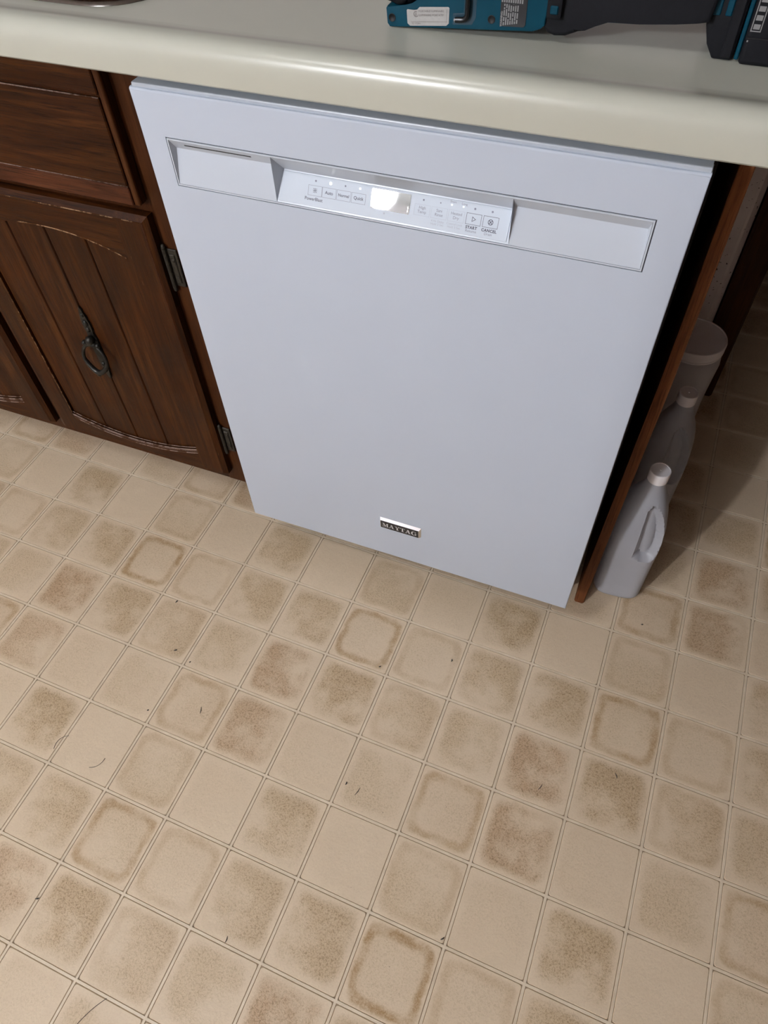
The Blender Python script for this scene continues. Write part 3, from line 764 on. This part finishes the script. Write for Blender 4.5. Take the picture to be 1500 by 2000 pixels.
# ------------------------------------------------------------------ jugs and jar in the knee space
def sup(a, b, n, t):
    c, s = math.cos(t), math.sin(t)
    return (a * math.copysign(abs(c) ** (2 / n), c), b * math.copysign(abs(s) ** (2 / n), s))
def jug(cx, cy, rot, label, H=.310, ax=.0440, ay=.056):
    t = thing('plastic_jug', label, 'jug', (cx, cy, 0), 'milky plastic jugs in the knee space')
    prof = [(0, .84), (.003, .95), (.010, 1.0), (.05, 1.0), (.10, .995), (.135, 1.0), (.16, .985), (.185, .93), (.205, .84), (.222, .74), (.238, .62), (.252, .50), (.262, .41), (.270, .36), (.276, .325), (.284, .325)]
    zs = []
    for (za_, sa_), (zb_, sb_) in zip(prof, prof[1:]):
        m_ = max(1, int((zb_ - za_) / .004))
        for k in range(m_): zs.append((za_ + (zb_ - za_) * k / m_, sa_ + (sb_ - sa_) * k / m_))
    zs.append(prof[-1]); n = 96
    cr, sr = math.cos(rot), math.sin(rot); rings = []
    for z, s in zs:
        k_ = min(1, max(0, (z - .15) / .11)); e = 4.2 * (1 - k_) + 2.0 * k_
        ra = ax * s * (1 - k_) + .0460 * s * k_; rb = ay * s * (1 - k_) + .0460 * s * k_
        off = -.004 * k_
        ring = []
        for q in range(n):
            th = 2 * math.pi * q / n; x, y = sup(ra, rb, e, th)
            # finger recess on the near face, leaving the grip as a ridge at the corner
            ca_ = math.atan2(y / rb, x / ra)
            da = (ca_ - math.radians(-62)); da = (da + math.pi) % (2 * math.pi) - math.pi
            u = da / math.radians(27); v = (z - .182) / .056
            rr = (abs(u) ** 2.4 + abs(v) ** 2.4 + (.55 * u * v if v > 0 else 0))
            dent = .017 * min(1, max(0, (1 - rr) / .30)) ** 1.0 if rr < 1 else 0
            f = 1 - dent / max(.02, math.hypot(x, y))
            x, y = x * f, y * f
            ring.append((cx + (x * cr - y * sr), cy + off * 0 + (x * sr + y * cr), z * H / .300))
        rings.append(ring)
    bm = bmesh.new(); loft(bm, rings, cap0=True, cap1=False)
    mk('jug_body', bm, jug_mat, t, smooth=True, angle=50)
    bm = bmesh.new(); h = H / .3
    lathe(bm, [(.0158, .2795 * h), (.0163, .279 * h), (.0165, .281 * h), (.0165, .2975 * h), (.0160, .2995 * h), (.0144, .3000 * h), (.0143, .2992 * h), (.0014, .2990 * h), (.0010, .2997 * h), (.0004, .3000 * h)], cx, cy, 44, False, True)
    mk('screw_cap', bm, cap_mat, t, smooth=True, angle=40)
    return t
jug(.6845, .1680, math.radians(4), 'milky plastic jug nearest the viewer, its base at the front edge of the end panel')
jug(.7030, .3620, math.radians(-3), 'middle milky plastic jug between the front jug and the wide-lidded jar')
jr = thing('plastic_jar', 'milky plastic jar with a wide white screw lid behind both jugs', 'jar', (.7035, .590, 0))
bm = bmesh.new(); JX, JY = .7035, .590
lathe(bm, [(.048, 0.0), (.054, .004), (.057, .012), (.0575, .06), (.0565, .10), (.0575, .14), (.0595, .185), (.0605, .205), (.059, .217), (.054, .226), (.0525, .230), (.0525, .244)], JX, JY, 56, True, False)
mk('jar_body', bm, jar_mat, jr, smooth=True, angle=60)
bm = bmesh.new()
lathe(bm, [(.0575, .2315), (.0585, .2320), (.0587, .2350), (.0565, .2356), (.0565, .2365), (.0590, .2372), (.0592, .2530), (.0582, .2560), (.0560, .2567), (.0545, .2553), (.001, .2551)], JX, JY, 64, False, True)
mk('jar_lid', bm, cap_mat, jr, smooth=True, angle=40)

# ------------------------------------------------------------------ cordless saw lying on the counter
saw = thing('cordless_power_tool', 'teal and black cordless power tool lying on the cream countertop', 'power tool', (.43, .15, CT))
SF = .087           # face of the teal housing
bm = bmesh.new()
hpoly = [(.2715, .9147), (.2690, .9175), (.2680, .9305), (.2695, .9325), (.2895, .9335), (.2960, .9355), (.3030, .9400), (.3100, .9500), (.3150, .965), (.318, 1.000), (.325, 1.012), (.415, 1.016), (.424, 1.006), (.4265, .945), (.4260, .9300), (.4225, .9265), (.4150, .9237)]
prism(bm, hpoly, SF, SF + .030, 'y', bev=.0012, seg=2)
mk('front_housing', bm, teal, saw, smooth=True, angle=30)
bm = bmesh.new(); prism(bm, [(.280, .9235), (.42, .9275), (.428, .94), (.428, 1.03), (.40, 1.045), (.29, 1.04), (.275, 1.02), (.272, .935)], SF + .0305, SF + .105, 'y', bev=.004, seg=2)
mk('rear_housing', bm, teal_deep, saw, smooth=True, angle=30)
bm = bmesh.new(); tube(bm, [(.262, SF + .012, .9405), (.282, SF + .010, .9385), (.296, SF + .010, .943), (.304, SF + .012, .953)], [.006, .008, .0075, .007], 14)
ball(bm, (.281, SF + .004, .940), .0085, 1.1, .7, .8); mk('adjuster_knob', bm, rubber, saw, smooth=True)
def disc_y(bm, x, y, z, r, n=20): bm.faces.new([bm.verts.new((x + r * math.cos(2 * math.pi * k / n), y, z + r * math.sin(2 * math.pi * k / n))) for k in range(n)])
def hole(x, z, r):
    bm = bmesh.new(); lathe_pts = [(r + .0004, SF - .0003), (r, SF - .0005), (r - .0003, SF - .0002), (r - .0004, SF - .00005)]
    n = 22; loft(bm, [[(x + q * math.cos(2 * math.pi * k / n), y, z + q * math.sin(2 * math.pi * k / n)) for k in range(n)] for q, y in lathe_pts], False, True)
    mk('screw_hole', bm, hole_black, saw, smooth=True)
hole(.2743, .9228, .0033); hole(.3750, .9302, .0033)
# rating sticker with a torn corner
bm = bmesh.new(); prism(bm, [(.2932, .9175), (.3305, .9209), (.3330, .9230), (.3332, .9358), (.3320, .9366), (.3030, .9342), (.3005, .9318), (.2975, .9312), (.2905, .9313), (.2898, .9305), (.2905, .9195)], SF - .0004, SF + .0001, 'y')
stk = mk('rating_sticker', bm, sticker_white, saw)
tilt = math.atan2(.0037, .0432)
def stext(s, x, z, size, mat=sticker_print, rot=tilt, parent=stk, y=SF - .0006, bold=0.0):
    c, q = math.cos(rot), math.sin(rot)
    bm = text_mesh(s, size, lambda a, b: Vector((x + a * c - b * q, y, z + a * q + b * c)), 1.0, bold)
    return mk('lettering', bm, mat, parent, normals=False)
stext('PORTABLE LUMINAIRE', .3150, .9318, .0026); stext('LUMINAIRE PORTATIF', .3150, .9284, .0026); stext('TE 1729H', .2995, .9200, .0022)
bm = bmesh.new(); n = 20                            # certification mark: an open ring
for k in range(15):
    a, b_ = math.radians(70 + k * 17), math.radians(70 + (k + 1) * 17)
    quad(bm, *[(.2995 + r * math.cos(q), SF - .0006, .9281 + r * math.sin(q)) for r, q in ((.0026, a), (.0026, b_), (.0019, b_), (.0019, a))])
quad(bm, (.2990, SF - .0006, .9265), (.2997, SF - .0006, .9265), (.2997, SF - .0006, .9298), (.2990, SF - .0006, .9298))
mk('certification_mark', bm, sticker_print, stk, normals=False)
bm = bmesh.new()
for x0_, z0_, x1_, z1_, h_ in ((.2945, .9211, .3315, .9242, .0003),):
    quad(bm, (x0_, SF - .0006, z0_), (x1_, SF - .0006, z1_), (x1_, SF - .0006, z1_ + h_), (x0_, SF - .0006, z0_ + h_))
quad(bm, (.3306, SF - .0006, .9235), (.3309, SF - .0006, .9235), (.3309, SF - .0006, .9345), (.3306, SF - .0006, .9345))
mk('sticker_rule', bm, sticker_print, stk, normals=False)
# hex key in its clip
bm = bmesh.new(); prism(bm, [(.3370, .9225), (.3560, .9240), (.3595, .9300), (.3600, .985), (.3480, .985), (.3475, .9330), (.3370, .9320)], SF - .0002, SF + .002, 'y'); mk('key_recess', bm, teal_deep, saw)
hk = []
for k in range(7):
    a = math.radians(-90 * k / 6); hk.append((.3466 + .0055 * math.cos(a), SF - .0035, .9338 - .0055 + .0055 + .0055 * math.sin(a)))
bm = bmesh.new(); tube(bm, [(.3525, SF - .003, .985), (.3522, SF - .0035, .955)] + hk + [(.3405, SF - .0035, .9278)], .0026, 8); mk('hex_key', bm, black_steel, saw, smooth=True, angle=50)
bm = bmesh.new(); tube(bm, [(.3404, SF - .0035, .9278), (.3397, SF - .0035, .9277)], [.0024, .0021], 8); mk('hex_key_tip', bm, chrome, saw)
# black warning label, its lines running up the tool
bm = bmesh.new(); prism(bm, [(.3832, .9256), (.4060, .9266), (.4078, .9282), (.4078, .975), (.3826, .975)], SF - .0004, SF + .0001, 'y'); wl = mk('warning_label', bm, label_black, saw)
stext('WARNING:', .3846, .9318, .0025, label_print, math.pi / 2, wl, bold=.0001)
rl = random.Random(3)
for k in range(7):
    bm = bmesh.new(); z = .9266 + .0004 * k; x = .3868 + k * .0021
    while z < .9440:
        l = rl.uniform(.0015, .0065); z2 = min(z + l, .9440)
        quad(bm, (x - .0006, SF - .0006, z), (x + .0006, SF - .0006, z), (x + .0006, SF - .0006, z2), (x - .0006, SF - .0006, z2)); z = z2 + rl.uniform(.0005, .0012)
    mk('print_line', bm, label_print, wl, normals=False)
bm = bmesh.new()
for k in range(10):
    x = .3842 + k * .0021; quad(bm, (x - .0006, SF - .0006, .9452), (x + .0007, SF - .0006, .9452), (x + .0007, SF - .0006, .9610), (x - .0006, SF - .0006, .9610))
mk('print_block', bm, label_print, wl, normals=False)
# trigger collar, grip, battery foot
bm = bmesh.new(); prism(bm, [(.4225, .9290), (.4280, .9235), (.4350, .9213), (.4450, .9220), (.4540, .9255), (.4610, .9315), (.4700, .9358), (.4830, .9370), (.5100, .9378), (.5400, .9405), (.5580, .9428), (.5680, .9440), (.5720, .975), (.5600, .985), (.4500, .985), (.4262, .985)], SF + .002, SF + .046, 'y', bev=.0035, seg=3)
mk('grip', bm, rubber, saw, smooth=True, angle=40)
bm = bmesh.new(); prism(bm, [(.4570, .9292), (.4625, .9340), (.4700, .9356), (.4860, .9364), (.5080, .9372), (.5250, .9386), (.5250, .9400), (.4860, .9384), (.4690, .9372), (.4600, .935)], SF + .0035, SF + .044, 'y'); mk('grip_accent', bm, teal, saw)
bm = bmesh.new(); box(bm, .4265, .4405, SF - .004, SF + .01, .9365, .985, bev=.002); mk('latch_frame', bm, rubber, saw, smooth=True, angle=40)
mk('latch_button', B(.4300, .4375, SF - .0052, SF - .003, .9405, .9475, bev=.001, seg=1), teal, saw)
FB = SF + .010
bm = bmesh.new(); prism(bm, [(.5640, .9500), (.5650, .9400), (.5700, .9250), (.5770, .9148), (.5790, .9142), (.5930, .9142), (.5950, .9170), (.5955, 1.01), (.5640, 1.01)], FB, FB + .075, 'y', bev=.003, seg=2); mk('battery_mount', bm, rubber, saw, smooth=True, angle=30)
mk('mount_rib', B(.5840, .5932, FB - .0025, FB + .02, .9170, 1.00, bev=.001, seg=1), rubber, saw)
for a, b_ in ((.5680, .5745), (.5785, .5838)): mk('release_window', B(a, b_, FB - .0012, FB + .002, .9480, .9620, bev=.0008, seg=1), teal, saw)
mk('mount_stripe', B(.5960, .5995, FB - .001, FB + .07, .9160, 1.005, bev=.0008, seg=1), teal, saw)
bm = bmesh.new(); box(bm, .6000, .6620, FB - .006, FB + .078, .9142, 1.00, bev=.004, seg=3); bat = mk('battery_pack', bm, rubber, saw, smooth=True, angle=40)
yb = FB - .0063
bm = bmesh.new(); ring_frame(bm, (.6020, .6105, .9405, .9700), (.6028, .6097, .9413, .9692), yb, yb + .0004); mk('charge_gauge_frame', bm, label_print, bat)
for k in range(4): mk('charge_bar', B(.6036, .6089, yb - .0001, yb + .0004, .9424 + k * .0066, .9462 + k * .0066), label_print, bat)
bm = bmesh.new()
for k in range(18):
    a, b_ = math.radians(20 * k), math.radians(20 * (k + 1)); quad(bm, *[(.6190 + r * math.cos(q), yb, .9640 + r * math.sin(q)) for r, q in ((.0052, a), (.0052, b_), (.0040, b_), (.0040, a))])
mk('gauge_button', bm, label_print, bat, normals=False)
mk('battery_screw', B(.6018, .6030, yb - .0001, yb + .0004, .9325, .9338), label_print, bat)
mk('battery_groove', B(.6008, .6610, yb - .0004, yb + .001, .9352, .9362), black_plastic, bat)

# ------------------------------------------------------------------ unseen wall cabinets, added to shade the counter top
for k, (xa_, xb_) in enumerate(((-1.75, -.95), (-.95, -.15), (-.15, .65))):
    wc = thing('shading_cabinet', 'unseen dark oak wall cabinet added to shade the counter, ' + ('leftmost of three', 'middle one of three', 'rightmost of three')[k], 'cabinet', ((xa_ + xb_) / 2, .56, 1.38), 'added wall cabinets shading the counter')
    mk('carcass', B(xa_ + .001, xb_ - .001, .41, WY - .002, 1.38, 2.18), wood_frame, wc)
    xm = (xa_ + xb_) / 2
    for u, v in ((xa_ + .02, xm - .005), (xm + .005, xb_ - .02)): mk('door', B(u, v, .39, .4095, 1.40, 2.16, bev=.006), wood_v, wc)

# ------------------------------------------------------------------ lint and hairs on the floor
for x, y, l, a in ((-.0384, -.276, .006, 35), (-.0012, -.2871, .003, 60), (-.0232, -.3925, .003, 50), (.0639, -.3596, .012, 110), (-.0913, -.1862, .006, 80), (.3725, -.3883, .014, 75), (.3504, -.383, .005, 90),
                   (.3261, -.1736, .004, 40), (.4425, -.1171, .005, 100), (.6444, -.2763, .012, 70), (.7537, -.2156, .009, 120), (.5661, -.5329, .006, 50), (-.0176, -.7049, .006, 30), (.2754, -.6477, .009, 95), (.7471, .0737, .004, 20)):
    bm = bmesh.new(); c, s = math.cos(math.radians(a)), math.sin(math.radians(a))
    r = .0012 if l < .007 else .0007
    tube(bm, [(x - c * l / 2, y - s * l / 2, r * .6), (x + .0008, y, r), (x + c * l / 2, y + s * l / 2, r * .6)], [r * .5, r, r * .4], 6)
    o = mk('lint_fleck', bm, lint_mat, loc=(x, y, 0)); tag(o, 'tiny dark fleck of lint lying on the beige tiled floor', 'lint', 'flecks of lint on the floor')
for x, y, l, a, bend, lab in ((-.1313, -.4945, .030, 70, .007, 'curved dark hair lying across a grout line near the left edge'), (-.0527, -.5016, .028, 55, -.005, 'bent dark hair lying on a plain pale tile at the left'), (.1434, -.7913, .045, 62, .002, 'long straight dark hair on the floor at the bottom left')):
    bm = bmesh.new(); c, s = math.cos(math.radians(a)), math.sin(math.radians(a))
    pts = []
    for k in range(9):
        t = k / 8 - .5; o_ = bend * (1 - 4 * t * t); pts.append((x + c * l * t - s * o_, y + s * l * t + c * o_, .0006))
    tube(bm, pts, .00038, 5)
    o = mk('loose_hair', bm, lint_mat, loc=(x, y, 0)); tag(o, lab, 'hair', 'loose hairs on the floor')

# ------------------------------------------------------------------ ceiling lamps (out of frame), the near dome added to brighten the floor
FL = (-1.025, -3.3)
lf = thing('pendant_lamp', 'white globe pendant lamp hanging from the ceiling behind the viewer', 'lamp', (*FL, 2.5))
bm = bmesh.new(); ball(bm, (*FL, 2.285), .085, u=24, v=14); mk('globe', bm, lamp_far_mat, lf, smooth=True)
bm = bmesh.new(); lathe(bm, [(.05, 2.499), (.05, 2.48), (.012, 2.47), (.012, 2.374), (.03, 2.371)], *FL, 20, True, True); mk('stem', bm, chrome, lf, smooth=True, angle=40)
NL = (-.40, -1.15)
ln = thing('fill_lamp', 'unseen white dome lamp added at the ceiling as fill light for the floor', 'lamp', (*NL, 2.5))
bm = bmesh.new(); lathe(bm, [(.17, 2.476), (.165, 2.452), (.145, 2.425), (.10, 2.405), (.05, 2.396), (.001, 2.394)], *NL, 36, True, True); mk('diffuser', bm, lamp_fill_mat, ln, smooth=True)
bm = bmesh.new(); lathe(bm, [(.18, 2.499), (.185, 2.49), (.175, 2.477)], *NL, 36, True, True); mk('fill_lamp_base', bm, chrome, ln, smooth=True, angle=40)
